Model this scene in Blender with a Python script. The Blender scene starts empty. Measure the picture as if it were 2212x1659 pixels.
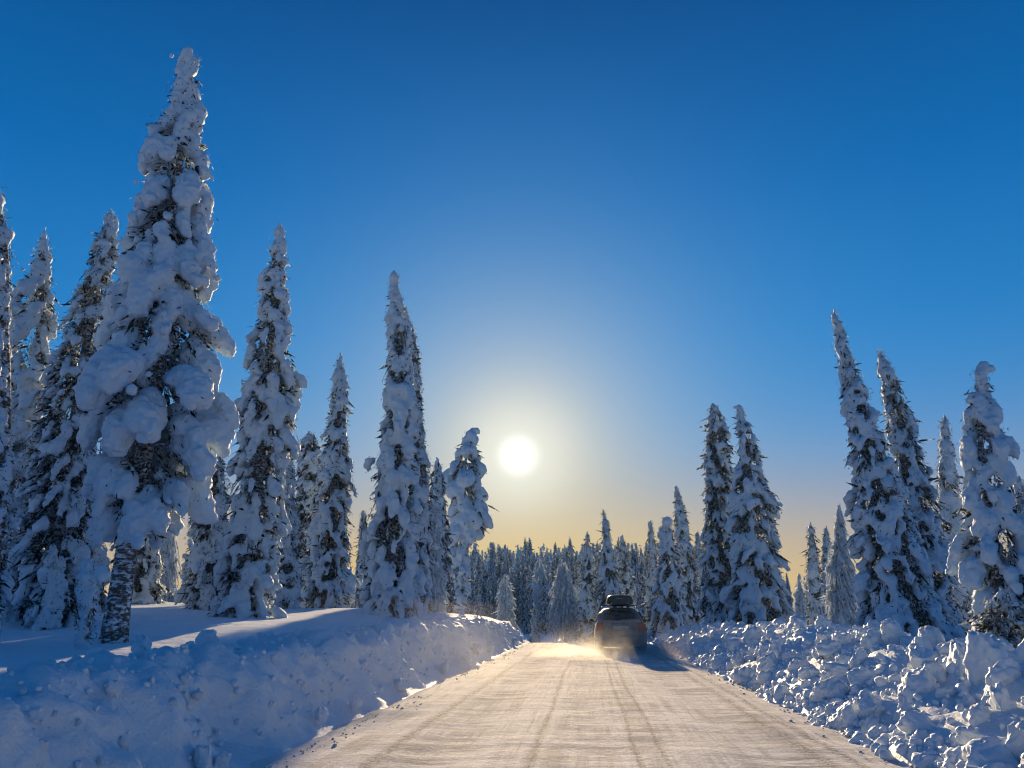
import bpy, bmesh, math, random
import numpy as np
from mathutils import Vector, Matrix, noise as mnoise

SC = bpy.context.scene
COL = SC.collection
R = math.radians

# ------------------------------------------------------------------ camera
CAM_H, PITCH, YAW, FPX = 1.25, R(16.72), R(5.48), 1661.0   # focal length in the 2212-wide view of the photo
cam_d = bpy.data.cameras.new('camera')
cam = bpy.data.objects.new('camera', cam_d); COL.objects.link(cam)
cam.location = (0, 0, CAM_H)
cam.rotation_euler = (R(90) + PITCH, 0, YAW)
cam_d.sensor_width = 36; cam_d.lens = 36 * FPX / 2212.0
cam_d.clip_start = 0.05; cam_d.clip_end = 6000
SC.camera = cam

# ------------------------------------------------------------------ sky and sun
SUN_EL, SUN_AZ = R(11.4), R(-5.0)                 # azimuth from +Y, positive to the right
SUN_DIR = Vector((math.sin(SUN_AZ) * math.cos(SUN_EL), math.cos(SUN_AZ) * math.cos(SUN_EL), math.sin(SUN_EL)))
EXPOSURE = 0.7
KS = 1.0 / 2 ** EXPOSURE                          # picture value -> radiance
SC.view_settings.view_transform = 'Standard'
SC.view_settings.look = 'None'
SC.view_settings.gamma = 1.0
SC.view_settings.use_curve_mapping = False
SC.view_settings.exposure = EXPOSURE

world = bpy.data.worlds.new('World'); SC.world = world
world.use_nodes = True
wn = world.node_tree; wn.nodes.clear()
class NT:
    """small node-tree helper"""
    def __init__(s, tree): s.t = tree
    def n(s, typ, **kw):
        nd = s.t.nodes.new(typ)
        for k, v in kw.items():
            if k.startswith('i_'):
                key = k[2:]; key = int(key) if key.isdigit() else key.replace('_', ' ')
                inp = nd.inputs[key]
                if hasattr(v, 'links') or isinstance(v, bpy.types.NodeSocket): s.t.links.new(v, inp)
                else: inp.default_value = v
            else: setattr(nd, k, v)
        return nd
    def m(s, op, a, b=0.0, c=0.0, clamp=False):
        nd = s.t.nodes.new('ShaderNodeMath'); nd.operation = op; nd.use_clamp = clamp
        for i, v in enumerate((a, b, c)):
            if isinstance(v, bpy.types.NodeSocket): s.t.links.new(v, nd.inputs[i])
            else: nd.inputs[i].default_value = v
        return nd.outputs[0]
    def mix(s, f, a, b, blend='MIX'):
        nd = s.t.nodes.new('ShaderNodeMix'); nd.data_type = 'RGBA'; nd.blend_type = blend
        for sock, v in ((nd.inputs[0], f), (nd.inputs[6], a), (nd.inputs[7], b)):
            if isinstance(v, bpy.types.NodeSocket): s.t.links.new(v, sock)
            else: sock.default_value = (*v, 1) if isinstance(v, (tuple, list)) and len(v) == 3 else v
        return nd.outputs[2]
    def ramp(s, f, stops, interp='LINEAR'):
        nd = s.t.nodes.new('ShaderNodeValToRGB'); cr = nd.color_ramp; cr.interpolation = interp
        while len(cr.elements) < len(stops): cr.elements.new(0.5)
        for e, (p, c) in zip(cr.elements, stops):
            e.position = p; e.color = (*c, 1) if not isinstance(c, float) else (c, c, c, 1)
        s.t.links.new(f, nd.inputs[0]); return nd.outputs[0]
    def link(s, a, b): s.t.links.new(a, b)

w = NT(wn)
tc = w.n('ShaderNodeTexCoord')
nrm = w.n('ShaderNodeVectorMath', operation='NORMALIZE'); w.link(tc.outputs['Generated'], nrm.inputs[0])
sep = w.n('ShaderNodeSeparateXYZ'); w.link(nrm.outputs[0], sep.inputs[0])
elev = w.m('MULTIPLY', w.m('ARCSINE', sep.outputs[2]), 180 / math.pi)          # degrees
dot = w.n('ShaderNodeVectorMath', operation='DOT_PRODUCT'); w.link(nrm.outputs[0], dot.inputs[0]); dot.inputs[1].default_value = SUN_DIR
theta = w.m('MULTIPLY', w.m('ARCCOSINE', w.m('MINIMUM', dot.outputs['Value'], 1.0)), 180 / math.pi)   # degrees from the sun
def lin(c): return tuple(((v / 255) / 12.92 if v <= 10 else ((v / 255 + .055) / 1.055) ** 2.4) for v in c)
e01 = w.m('DIVIDE', elev, 90.0, clamp=True)
base = w.ramp(e01, [(0.0, lin((76, 144, 198))), (5 / 90, lin((70, 144, 204))), (11 / 90, lin((60, 146, 213))), (20 / 90, lin((30, 128, 203))),
                    (30 / 90, lin((0, 106, 184))), (43 / 90, lin((0, 78, 149))), (1.0, lin((0, 60, 124)))])
def expo(x, k, a): return w.m('MULTIPLY', w.m('EXPONENT', w.m('DIVIDE', x, -k)), a)
away = w.m('SUBTRACT', 1.0, w.m('MULTIPLY', w.m('DIVIDE', w.m('SUBTRACT', theta, 25.0), 75.0, clamp=True), .28))   # the sky darkens away from the sun
awc = w.n('ShaderNodeCombineColor'); [w.link(away, awc.inputs[q]) for q in range(3)]
base = w.mix(1.0, base, awc.outputs[0], 'MULTIPLY')
epos = w.m('MAXIMUM', elev, 0.0)
warm = expo(w.m('POWER', w.m('DIVIDE', theta, 7.6), 1.35), 1.0, .98)
yel = w.m('MULTIPLY', expo(w.m('POWER', w.m('DIVIDE', epos, 7.8), 1.8), 1.0, 1.0), expo(theta, 55.0, 1.28), clamp=True)
cyan = expo(w.m('POWER', w.m('DIVIDE', theta, 19.0), 2.0), 1.0, .42)
base = w.mix(cyan, base, lin((104, 174, 224)))
sky_c = w.mix(warm, base, lin((240, 228, 204)))
sky_c = w.mix(yel, sky_c, lin((248, 192, 86)))
halo = expo(w.m('POWER', w.m('DIVIDE', theta, 3.7), 2.0), 1.0, .8)
sky_c = w.mix(halo, sky_c, (1.0, .99, .90))
# the over-exposed sun disc with its narrow aureole
disc = w.m('DIVIDE', w.m('SUBTRACT', 2.1, theta), 1.5, clamp=True)
sky_c = w.mix(w.m('MULTIPLY', disc, disc), sky_c, (1.6, 1.55, 1.4))
nish = w.n('ShaderNodeTexSky'); nish.sky_type = 'NISHITA'; nish.sun_disc = False
nish.sun_elevation = SUN_EL; nish.sun_rotation = SUN_AZ
nish.air_density = 1.0; nish.dust_density = 0.6; nish.ozone_density = 3.0
nish_s = w.mix(1.0, nish.outputs[0], (0.004 / KS, 0.025 / KS, 0.03 / KS), 'MULTIPLY')
sky_f = w.mix(0.08, sky_c, nish_s)
bg = w.n('ShaderNodeBackground'); w.link(sky_f, bg.inputs[0]); bg.inputs[1].default_value = KS
wo = w.n('ShaderNodeOutputWorld'); w.link(bg.outputs[0], wo.inputs[0])

sun_d = bpy.data.lights.new('sun', 'SUN'); sun_d.energy = 5.0; sun_d.angle = R(0.6); sun_d.color = (1.0, 0.735, 0.42)
sun = bpy.data.objects.new('sun', sun_d); COL.objects.link(sun)
sun.rotation_euler = SUN_DIR.to_track_quat('Z', 'Y').to_euler()
sun.location = (0, 0, 60)

SC.render.engine = 'CYCLES'
SC.cycles.use_denoising = True; SC.cycles.pixel_filter_type = 'BLACKMAN_HARRIS'; SC.cycles.filter_width = 1.05
SC.cycles.max_bounces = 6; SC.cycles.diffuse_bounces = 3; SC.cycles.glossy_bounces = 2
SC.cycles.transmission_bounces = 4; SC.cycles.volume_bounces = 0; SC.cycles.transparent_max_bounces = 8
SC.cycles.caustics_reflective = False; SC.cycles.caustics_refractive = False
SC.cycles.use_adaptive_sampling = True; SC.cycles.adaptive_threshold = 0.02

# ------------------------------------------------------------------ materials
def material(name):
    m = bpy.data.materials.new(name); m.use_nodes = True
    t = m.node_tree; t.nodes.clear()
    nt = NT(t); out = nt.n('ShaderNodeOutputMaterial'); return m, nt, out

def snow_material(name, col, trans, bump_scale, bump, rough=.62, spec=.22):
    m, t, out = material(name)
    tcd = t.n('ShaderNodeTexCoord')
    n1 = t.n('ShaderNodeTexNoise', i_Scale=bump_scale, i_Detail=5.0, i_Roughness=.62); t.link(tcd.outputs['Object'], n1.inputs['Vector'])
    n2 = t.n('ShaderNodeTexNoise', i_Scale=bump_scale * .22, i_Detail=3.0); t.link(tcd.outputs['Object'], n2.inputs['Vector'])
    c = t.mix(t.m('MULTIPLY', n2.outputs[0], .5), col, tuple(v * .86 for v in col))
    b = t.n('ShaderNodeBump', i_Strength=1.0, i_Distance=bump); t.link(n1.outputs[0], b.inputs['Height'])
    p = t.n('ShaderNodeBsdfPrincipled', i_Roughness=rough); t.link(c, p.inputs['Base Color']); t.link(b.outputs[0], p.inputs['Normal'])
    p.inputs['Specular IOR Level'].default_value = spec
    if trans > 0:
        tr = t.n('ShaderNodeBsdfTranslucent'); t.link(c, tr.inputs[0]); t.link(b.outputs[0], tr.inputs['Normal'])
        mx = t.n('ShaderNodeMixShader', i_0=trans); t.link(p.outputs[0], mx.inputs[1]); t.link(tr.outputs[0], mx.inputs[2])
        t.link(mx.outputs[0], out.inputs[0])
    else: t.link(p.outputs[0], out.inputs[0])
    return m

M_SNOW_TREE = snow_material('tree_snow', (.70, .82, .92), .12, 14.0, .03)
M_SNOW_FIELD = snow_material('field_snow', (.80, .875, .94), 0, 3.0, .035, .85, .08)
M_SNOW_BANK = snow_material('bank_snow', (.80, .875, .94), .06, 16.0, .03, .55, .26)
M_SNOW_CHUNK = snow_material('chunk_snow', (.80, .875, .94), .06, 9.0, .006, .5, .42)

def needle_material(name, dark, frost, cover, scale):
    m, t, out = material(name)
    tcd = t.n('ShaderNodeTexCoord')
    n1 = t.n('ShaderNodeTexNoise', i_Scale=scale, i_Detail=4.0, i_Roughness=.7); t.link(tcd.outputs['Object'], n1.inputs['Vector'])
    f = t.m('MULTIPLY', t.m('SUBTRACT', n1.outputs[0], .5 + (.5 - cover) * .35), 9.0); f = t.m('ADD', f, .5, clamp=True)
    c = t.mix(f, dark, frost)
    p = t.n('ShaderNodeBsdfPrincipled', i_Roughness=.8); t.link(c, p.inputs['Base Color']); p.inputs['Specular IOR Level'].default_value = .2
    tr = t.n('ShaderNodeBsdfTranslucent'); t.link(c, tr.inputs[0])
    mx = t.n('ShaderNodeMixShader', i_0=.3); t.link(p.outputs[0], mx.inputs[1]); t.link(tr.outputs[0], mx.inputs[2])
    t.link(mx.outputs[0], out.inputs[0]); return m
M_NEEDLE = needle_material('frosted_needles', (.020, .028, .024), (.68, .74, .80), .38, 9.0)
M_NEEDLE_FAR = needle_material('distant_needles', (.026, .036, .034), (.62, .68, .75), .42, 2.2)
M_FROST = needle_material('frosted_twigs', (.10, .10, .10), (.72, .80, .87), .80, 6.0)

def bark_material():
    m, t, out = material('snowy_bark')
    tcd = t.n('ShaderNodeTexCoord')
    mp = t.n('ShaderNodeMapping'); mp.inputs['Scale'].default_value = (5.0, 5.0, 11.0); t.link(tcd.outputs['Object'], mp.inputs[0])
    n1 = t.n('ShaderNodeTexNoise', i_Scale=2.0, i_Detail=6.0, i_Roughness=.68); t.link(mp.outputs[0], n1.inputs['Vector'])
    n2 = t.n('ShaderNodeTexNoise', i_Scale=6.0, i_Detail=3.0); t.link(mp.outputs[0], n2.inputs['Vector'])
    bark = t.mix(n2.outputs[0], (.07, .05, .042), (.17, .13, .105))
    f = t.m('ADD', t.m('MULTIPLY', t.m('SUBTRACT', n1.outputs[0],   .50), 11.0), .5, clamp=True)
    c = t.mix(f, bark, (.78, .80, .84))
    b = t.n('ShaderNodeBump', i_Strength=1.0, i_Distance=.03); t.link(f, b.inputs['Height'])
    p = t.n('ShaderNodeBsdfPrincipled', i_Roughness=.85); t.link(c, p.inputs['Base Color']); t.link(b.outputs[0], p.inputs['Normal'])
    t.link(p.outputs[0], out.inputs[0]); return m
M_BARK = bark_material()

def plain(name, col, rough=.5, metal=0.0, dust=None, dust_amt=0.0, spec=.5):
    m, t, out = material(name)
    p = t.n('ShaderNodeBsdfPrincipled', i_Roughness=rough, i_Metallic=metal); p.inputs['Specular IOR Level'].default_value = spec
    tcd = t.n('ShaderNodeTexCoord')
    n1 = t.n('ShaderNodeTexNoise', i_Scale=4.0, i_Detail=6.0, i_Roughness=.6); t.link(tcd.outputs['Object'], n1.inputs['Vector'])
    if dust:
        f = t.m('ADD', t.m('MULTIPLY', t.m('SUBTRACT', n1.outputs[0], .5), 1.6), dust_amt, clamp=True)
        c = t.mix(f, col, dust); t.link(c, p.inputs['Base Color'])
        t.link(t.m('ADD', t.m('MULTIPLY', f, .5), rough, clamp=True), p.inputs['Roughness'])
    else:
        c = t.mix(n1.outputs[0], tuple(v * .85 for v in col), tuple(min(1, v * 1.1) for v in col)); t.link(c, p.inputs['Base Color'])
    t.link(p.outputs[0], out.inputs[0]); return m

# ------------------------------------------------------------------ small mesh tools
def mesh_obj(name, verts, faces, mats, parent=None, smooth=False, mat_idx=None):
    me = bpy.data.meshes.new(name)
    if isinstance(verts, np.ndarray) and isinstance(faces, np.ndarray):
        nv, nf, k = len(verts), len(faces), faces.shape[1]
        me.vertices.add(nv); me.vertices.foreach_set('co', np.ascontiguousarray(verts, np.float32).ravel())
        me.loops.add(nf * k); me.loops.foreach_set('vertex_index', np.ascontiguousarray(faces, np.int32).ravel())
        me.polygons.add(nf); me.polygons.foreach_set('loop_start', np.arange(0, nf * k, k, dtype=np.int32))
        me.update(calc_edges=True)
    else:
        me.from_pydata([tuple(v) for v in verts], [], [tuple(f) for f in faces]); me.update()
    for m in (mats if isinstance(mats, (list, tuple)) else [mats]): me.materials.append(m)
    if mat_idx is not None: me.polygons.foreach_set('material_index', np.asarray(mat_idx, np.int32))
    if smooth: me.polygons.foreach_set('use_smooth', np.ones(len(me.polygons), bool))
    o = bpy.data.objects.new(name, me); COL.objects.link(o)
    if parent is not None: o.parent = parent
    return o

def empty(name, loc):
    o = bpy.data.objects.new(name, None); o.empty_display_size = .3; o.location = loc; COL.objects.link(o); return o

def tag(o, label=None, cat=None, group=None, kind=None):
    if label: o['label'] = label
    if cat: o['category'] = cat
    if group: o['group'] = group
    if kind: o['kind'] = kind
    return o

def ico(sub):
    bm = bmesh.new(); bmesh.ops.create_icosphere(bm, subdivisions=sub, radius=1)
    v = np.array([x.co[:] for x in bm.verts]); bm.verts.index_update()
    f = np.array([[q.index for q in x.verts] for x in bm.faces]); bm.free(); return v, f
ICO1, ICO2, ICO3, ICO4 = ico(1), ico(2), ico(3), ico(4)

def ellipsoids(mats, icos):
    """mats: (n,3,4) affine matrices -> merged verts, faces"""
    V, F = icos; A = np.asarray(mats)
    v = np.einsum('nij,kj->nki', A[:, :, :3], V) + A[:, None, :, 3]
    f = F[None] + (np.arange(len(A)) * len(V))[:, None, None]
    return v.reshape(-1, 3), f.reshape(-1, 3)

def tube(path, radii, seg=8):
    """verts and quads of a tapered tube along a list of points"""
    path = [Vector(p) for p in path]; vs, fs = [], []
    for i, p in enumerate(path):
        d = (path[min(i + 1, len(path) - 1)] - path[max(i - 1, 0)]).normalized()
        a = d.orthogonal().normalized() if abs(d.z) < .9 else Vector((1, 0, 0)) - d * d.x
        a.normalize(); b = d.cross(a)
        for k in range(seg):
            t = 2 * math.pi * k / seg
            vs.append(p + (a * math.cos(t) + b * math.sin(t)) * radii[i])
    for i in range(len(path) - 1):
        for k in range(seg):
            k2 = (k + 1) % seg
            fs.append((i * seg + k, i * seg + k2, (i + 1) * seg + k2, (i + 1) * seg + k))
    return vs, fs

def remesh(verts, faces, voxel, disp):
    """union of overlapping lumps as one smooth skin with relief"""
    me = bpy.data.meshes.new('tmp')
    nv, nf = len(verts), len(faces)
    me.vertices.add(nv); me.vertices.foreach_set('co', np.ascontiguousarray(verts, np.float32).ravel())
    me.loops.add(nf * 3); me.loops.foreach_set('vertex_index', np.ascontiguousarray(faces, np.int32).ravel())
    me.polygons.add(nf); me.polygons.foreach_set('loop_start', np.arange(0, nf * 3, 3, dtype=np.int32)); me.update(calc_edges=True)
    o = bpy.data.objects.new('tmp', me); COL.objects.link(o)
    r = o.modifiers.new('r', 'REMESH'); r.mode = 'VOXEL'; r.voxel_size = voxel; r.use_smooth_shade = True
    s = o.modifiers.new('s', 'SMOOTH'); s.factor = .5; s.iterations = 2
    for i, (size, strength) in enumerate(disp):
        tx = bpy.data.textures.new('t', 'CLOUDS'); tx.noise_scale = size; tx.noise_depth = 2
        d = o.modifiers.new('d%d' % i, 'DISPLACE'); d.texture = tx; d.strength = strength; d.mid_level = .5; d.texture_coords = 'LOCAL'
    dg = bpy.context.evaluated_depsgraph_get()
    res = bpy.data.meshes.new_from_object(o.evaluated_get(dg))
    bpy.data.objects.remove(o); bpy.data.meshes.remove(me)
    res.polygons.foreach_set('use_smooth', np.ones(len(res.polygons), bool))
    return res

def sstep(a, b, x):
    t = np.clip((np.asarray(x, float) - a) / (b - a), 0, 1); return t * t * (3 - 2 * t)

# ------------------------------------------------------------------ lie of the land
HALF_W = 2.75
def road_x(Y):
    Y = np.asarray(Y, float); return -np.where(Y < 70, np.maximum(0, Y - 40) ** 2 / 50.0, 18 + 1.2 * (Y - 70))
def road_z(Y):
    Y = np.asarray(Y, float); return -0.035 * np.maximum(0, Y - 37) * sstep(36, 42, Y) * (Y < 400)
def crest_left(Y):  return np.interp(Y, [-30, 0, 5, 10, 16, 22, 28, 34, 40, 60], [.85, .85, .88, .98, 1.12, 1.2, 1.16, .95, .6, .4])
def crest_right(Y): return np.interp(Y, [-30, 0, 7, 12, 18, 24, 30, 40, 50, 62], [.72, .72, .74, .88, 1.0, .92, .82, .6, .5, .45])
def vnoise(X, Y, s, seed=0.0):
    X = np.asarray(X, float); Y = np.asarray(Y, float); sh = np.broadcast(X, Y).shape
    xf = np.broadcast_to(X, sh).ravel(); yf = np.broadcast_to(Y, sh).ravel()
    return np.array([mnoise.noise((a * s, b * s, seed)) for a, b in zip(xf, yf)]).reshape(sh)
def ground(X, Y, rough=True):
    X = np.asarray(X, float); Y = np.asarray(Y, float)
    u = X - road_x(np.minimum(Y, 74)); d = np.hypot(X, Y)
    nz = (vnoise(X, Y, .22, 3.1) * .16 + vnoise(X, Y, .07, 8.4) * .35 * sstep(10, 30, d)) if rough else 0.0
    cl, cr = crest_left(Y), crest_right(Y)
    # left: a dip behind the ploughed bank, then a rise into the trees
    t = -u
    left = cl - .22 + .10 * sstep(4, 9, t) + .019 * np.maximum(0, d - 11) + .055 * np.maximum(0, np.minimum(t, 22) - 9)
    right = cr - .35 - .25 * sstep(5, 12, u)
    side = np.where(u < 0, left, right) + nz * sstep(3.6, 6.5, np.abs(u))
    far = -.35 + nz * 1.4 + .010 * np.maximum(0, d - 150)
    z = side + (far - side) * np.where(u < 0, sstep(46, 72, Y), sstep(34, 58, Y))
    bed = road_z(Y) - .35
    k = sstep(3.3, 4.1, np.abs(u)); k = np.where(Y > 74, 1.0, k)
    return bed + (z - bed) * k

def grid_axis(a, b, first, grow):
    out, x, st = [0.0], 0.0, first
    while x < b: x += st; out.append(x); st *= grow
    neg, x, st = [], 0.0, first
    while x < -a: x += st; neg.append(-x); st *= grow
    return np.array(neg[::-1] + out)
def sheet(xs, ys, zf):
    X, Y = np.meshgrid(xs, ys); Z = zf(X, Y)
    n, m = X.shape; idx = np.arange(n * m).reshape(n, m)
    f = np.stack([idx[:-1, :-1], idx[:-1, 1:], idx[1:, 1:], idx[1:, :-1]], -1).reshape(-1, 4)
    return np.stack([X, Y, Z], -1).reshape(-1, 3), f
gx = grid_axis(-385, 385, .30, 1.030); gy = np.concatenate([np.arange(-40, 0, 1.2), grid_axis(0, 385, .30, 1.024)[0:]])
gv, gf = sheet(gx, gy, ground)
snow_field = tag(mesh_obj('snow_field', gv, gf, M_SNOW_FIELD, smooth=True), kind='structure')

# ------------------------------------------------------------------ road
def road_material():
    m, t, out = material('packed_snow_road')
    tcd = t.n('ShaderNodeTexCoord')
    def nz(scale, sx, sy, det=4.0, rough=.6, off=0.0):
        mp = t.n('ShaderNodeMapping'); mp.inputs['Scale'].default_value = (sx, sy, 1); mp.inputs['Location'].default_value = (off, off, 0)
        t.link(tcd.outputs['Object'], mp.inputs[0])
        n = t.n('ShaderNodeTexNoise', i_Scale=scale, i_Detail=det, i_Roughness=rough); t.link(mp.outputs[0], n.inputs['Vector']); return n.outputs[0]
    def thr(v, at, k): return t.m('ADD', t.m('MULTIPLY', t.m('SUBTRACT', v, at), k), .5, clamp=True)
    sx = t.n('ShaderNodeSeparateXYZ'); t.link(tcd.outputs['Object'], sx.inputs[0]); px = sx.outputs[0]
    patches = thr(nz(1.0, .55, .30), .50, 5.0)                       # large areas where the dark ripples show most
    drift = thr(nz(1.0, .45, 2.4, 5.0), .52, 5.0)                    # blown streaks across the road
    wash = thr(nz(1.0, .8, 4.2, 6.0, .68, 5.0), .50, 6.0)           # worn ripples across the wheel lines; dirt and their raking-light shading painted dark
    def lane(c, wd): return t.m('EXPONENT', t.m('MULTIPLY', t.m('POWER', t.m('ABSOLUTE', t.m('DIVIDE', t.m('SUBTRACT', px, c), wd)), 2.0), -1.0))
    lanes = t.m('ADD', t.m('ADD', lane(-1.45, .40), lane(-.1, .30)), t.m('ADD', lane(1.62, .48), lane(.55, .22)), clamp=True)
    dark = t.m('MULTIPLY', t.m('MULTIPLY', wash, t.m('ADD', lanes, .20, clamp=True)), t.m('ADD', t.m('MULTIPLY', patches, .75), .25))
    dark = t.m('MULTIPLY', dark, t.m('ADD', t.m('MULTIPLY', drift, -.35), 1.0))
    # narrow grooves pressed by tyres, running with the road
    wob = t.m('MULTIPLY', t.m('SUBTRACT', nz(1.0, .2, .10, 2.0), .5), .35)
    pw = t.m('ADD', px, wob)
    def groove(c, wd): return t.m('SUBTRACT', 1.0, t.m('DIVIDE', t.m('ABSOLUTE', t.m('SUBTRACT', pw, c)), wd), clamp=True)
    gsum = t.m('MAXIMUM', t.m('MAXIMUM', t.m('MAXIMUM', groove(.42, .045), groove(-.55, .06)), groove(.66, .04)), t.m('MAXIMUM', groove(2.05, .11), t.m('MAXIMUM', groove(2.30, .08), groove(-1.95, .10))))
    gritn = nz(26.0, 1.0, .55, 3.0, .7)
    grit = t.m('MULTIPLY', thr(gritn, .50, 10.0), t.m('MAXIMUM', gsum, .04))
    sp = t.n('ShaderNodeTexVoronoi', i_Scale=9.0); t.link(tcd.outputs['Object'], sp.inputs['Vector'])
    spk = t.m('MULTIPLY', thr(sp.outputs['Distance'], .09, -40.0), thr(nz(1.0, 1.5, 1.5), .56, 12.0))
    c = t.mix(t.m('MULTIPLY', dark, 1.5, 0.0, True), (.90, .88, .84), (.33, .33, .36))
    track = thr(nz(1.0, 4.5, .10, 4.0, .6, 9.0), .54, 8.0); fine_tr = thr(nz(1.0, 16.0, .30, 3.0, .6, 3.0), .56, 8.0)
    brk = thr(nz(1.0, 1.2, .9, 4.0, .6, 4.0), .47, 6.0)
    c = t.mix(t.m('MULTIPLY', t.m('MULTIPLY', t.m('MAXIMUM', track, fine_tr), brk), .60), c, (.36, .35, .35))
    c = t.mix(t.m('MULTIPLY', t.m('MULTIPLY', gsum, t.m('ADD', t.m('MULTIPLY', gritn, 1.2), -.25, clamp=True)), 1.0), c, (.33, .31, .30))
    c = t.mix(t.m('MULTIPLY', grit, .75), c, (.17, .15, .14))
    c = t.mix(t.m('MULTIPLY', spk, .8), c, (.13, .11, .10))
    h = t.m('ADD', t.m('MULTIPLY', nz(1.0, .8, 4.2, 6.0, .68, 5.0), .034), t.m('ADD', t.m('MULTIPLY', nz(20.0, 1, 1, 5.0, .75), .030), t.m('MULTIPLY', nz(5.0, 1.3, .8, 5.0, .7, 7.0), .035)))
    h = t.m('ADD', h, t.m('MULTIPLY', gsum, -.012))
    h = t.m('ADD', h, t.m('MULTIPLY', nz(1.0, 6.0, .25, 4.0, .6, 2.0), .045))
    b = t.n('ShaderNodeBump', i_Strength=.85, i_Distance=1.0); t.link(h, b.inputs['Height'])
    p = t.n('ShaderNodeBsdfPrincipled', i_Roughness=.9); t.link(c, p.inputs['Base Color']); t.link(b.outputs[0], p.inputs['Normal'])
    p.inputs['Specular IOR Level'].default_value = .16
    t.link(p.outputs[0], out.inputs[0]); return m
M_ROAD = road_material()
ru = np.linspace(-3.25, 3.25, 110)
ry, y = [], -12.0
while y < 70:
    ry.append(y); y += max(.05, .012 * max(y, 0)) if y > 3 else .5
ry = np.array(ry)
def rz(U, Y):
    z = road_z(Y) + .03 * (1 - (U / 2.75) ** 2)
    z = z - .022 * np.exp(-((U + 1.45) / .35) ** 2) - .022 * np.exp(-((U - 1.6) / .4) ** 2) - .015 * np.exp(-((U + .1) / .3) ** 2)
    z = z + vnoise(U * .8, Y, 1.6, 2.0) * .014 + vnoise(U * .5, Y * 1.2, 2.0, 5.0) * .006
    return z
rv, rf = sheet(ru, ry, rz); rv[:, 0] += road_x(rv[:, 1])
road = tag(mesh_obj('road', rv, rf, M_ROAD, smooth=True), kind='structure')

# ------------------------------------------------------------------ ploughed banks
def bank_profile(side, Y):
    """list of (distance from the road's centre line, height) for one cross-section"""
    if side < 0:
        c = float(crest_left(Y)); g = c - .25
        return [(2.80, -.08), (2.95, .02), (3.07, .13), (3.18, .34 * c), (3.28, .58 * c), (3.39, .82 * c), (3.56, .98 * c), (3.8, 1.02 * c), (4.3, c - .02), (5.0, g + .12), (5.7, g - .06), (6.4, g - .45)]
    c = float(crest_right(Y)); g = c - .4
    return [(2.62, -.10), (2.76, .02), (2.92, .14), (3.15, .32 * c), (3.45, .52 * c), (3.8, .72 * c), (4.15, .92 * c), (4.5, 1.03 * c), (4.9, .98 * c), (5.5, g + .22), (6.2, g - .02), (7.0, g - .5)]
def bank_point(side, Y, s):
    """s in 0..1 along the cross-section; returns point and outward normal"""
    P = np.array(bank_profile(side, Y)); seg = np.hypot(*np.diff(P, axis=0).T); L = np.concatenate([[0], np.cumsum(seg)])
    q = s * L[-1]; u = np.interp(q, L, P[:, 0]); z = np.interp(q, L, P[:, 1])
    u2 = np.interp(q + .1, L, P[:, 0]); z2 = np.interp(q + .1, L, P[:, 1]); u1 = np.interp(q - .1, L, P[:, 0]); z1 = np.interp(q - .1, L, P[:, 1])
    t = np.array([u2 - u1, z2 - z1]); t /= np.hypot(*t) + 1e-9
    n = np.array([-t[1], t[0]])
    zr = float(road_z(Y)); x0 = float(road_x(Y))
    return (x0 + side * u, Y, z + zr), (side * n[0], 0.0, n[1])
def bank_relief(side, Y, x, z):
    v = Vector((x, Y, z))
    if side < 0:
        a = mnoise.noise(v * 1.1) * .16 + mnoise.turbulence(Vector((x * 2.2, Y * 2.4 + z * 1.2, z * 1.4)), 3, False) * .10 - .06
        cell = mnoise.voronoi(v * 3.4)[0]; a += (.30 - min(cell[0], .6)) * .11
        return a + mnoise.noise(v * 9) * .022
    a = mnoise.noise(Vector((x * 1.0, Y * .7, z))) * .15
    cell = mnoise.voronoi(Vector((x * 2.0, Y * 1.6, z * 2.0)))[0]; a += (.36 - min(cell[0], .7)) * .17
    cell = mnoise.voronoi(v * 5.0)[0]; a += (.30 - min(cell[0], .5)) * .09
    a += mnoise.noise(v * 9.0) * .018
    return a
def bank(side, name, y0, y1):
    ys, y = [], y0
    while y < y1: ys.append(y); y += float(np.clip(.0085 * max(y, 3.5), .035, .25)) if y > 2 else .25
    ns = 92; V = []; S = np.linspace(0, 1, ns)
    for Y in ys:
        P = np.array(bank_profile(side, Y)); seg = np.hypot(*np.diff(P, axis=0).T); L = np.concatenate([[0], np.cumsum(seg)])
        q = S * L[-1]; u = np.interp(q, L, P[:, 0]); z = np.interp(q, L, P[:, 1])
        tu, tz = np.gradient(u), np.gradient(z)
        k = np.ones(5) / 5; tu = np.convolve(np.pad(tu, 2, 'edge'), k, 'valid'); tz = np.convolve(np.pad(tz, 2, 'edge'), k, 'valid')
        ln = np.hypot(tu, tz); nu, nzz = -tz / ln, tu / ln
        x0, z0 = float(road_x(Y)), float(road_z(Y))
        fade = np.minimum(1, np.minimum(np.maximum(0, (S - .02) / (.10 if side < 0 else .05)), (1 - S) / .12))
        for j in range(ns):
            x = x0 + side * u[j]; dsp = bank_relief(side, Y, x, z[j]) * fade[j]
            V.append((x + side * nu[j] * dsp, Y, z[j] + z0 + nzz[j] * dsp))
    n = len(ys); idx = np.arange(n * ns).reshape(n, ns)
    f = np.stack([idx[:-1, :-1], idx[:-1, 1:], idx[1:, 1:], idx[1:, :-1]], -1).reshape(-1, 4)
    if side < 0: f = f[:, ::-1]
    return tag(mesh_obj(name, np.array(V), f, M_SNOW_BANK, smooth=True), kind='structure')
bank_l = bank(-1, 'snow_bank', -6, 66)
bank_r = bank(1, 'snow_bank', -6, 66)

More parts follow.
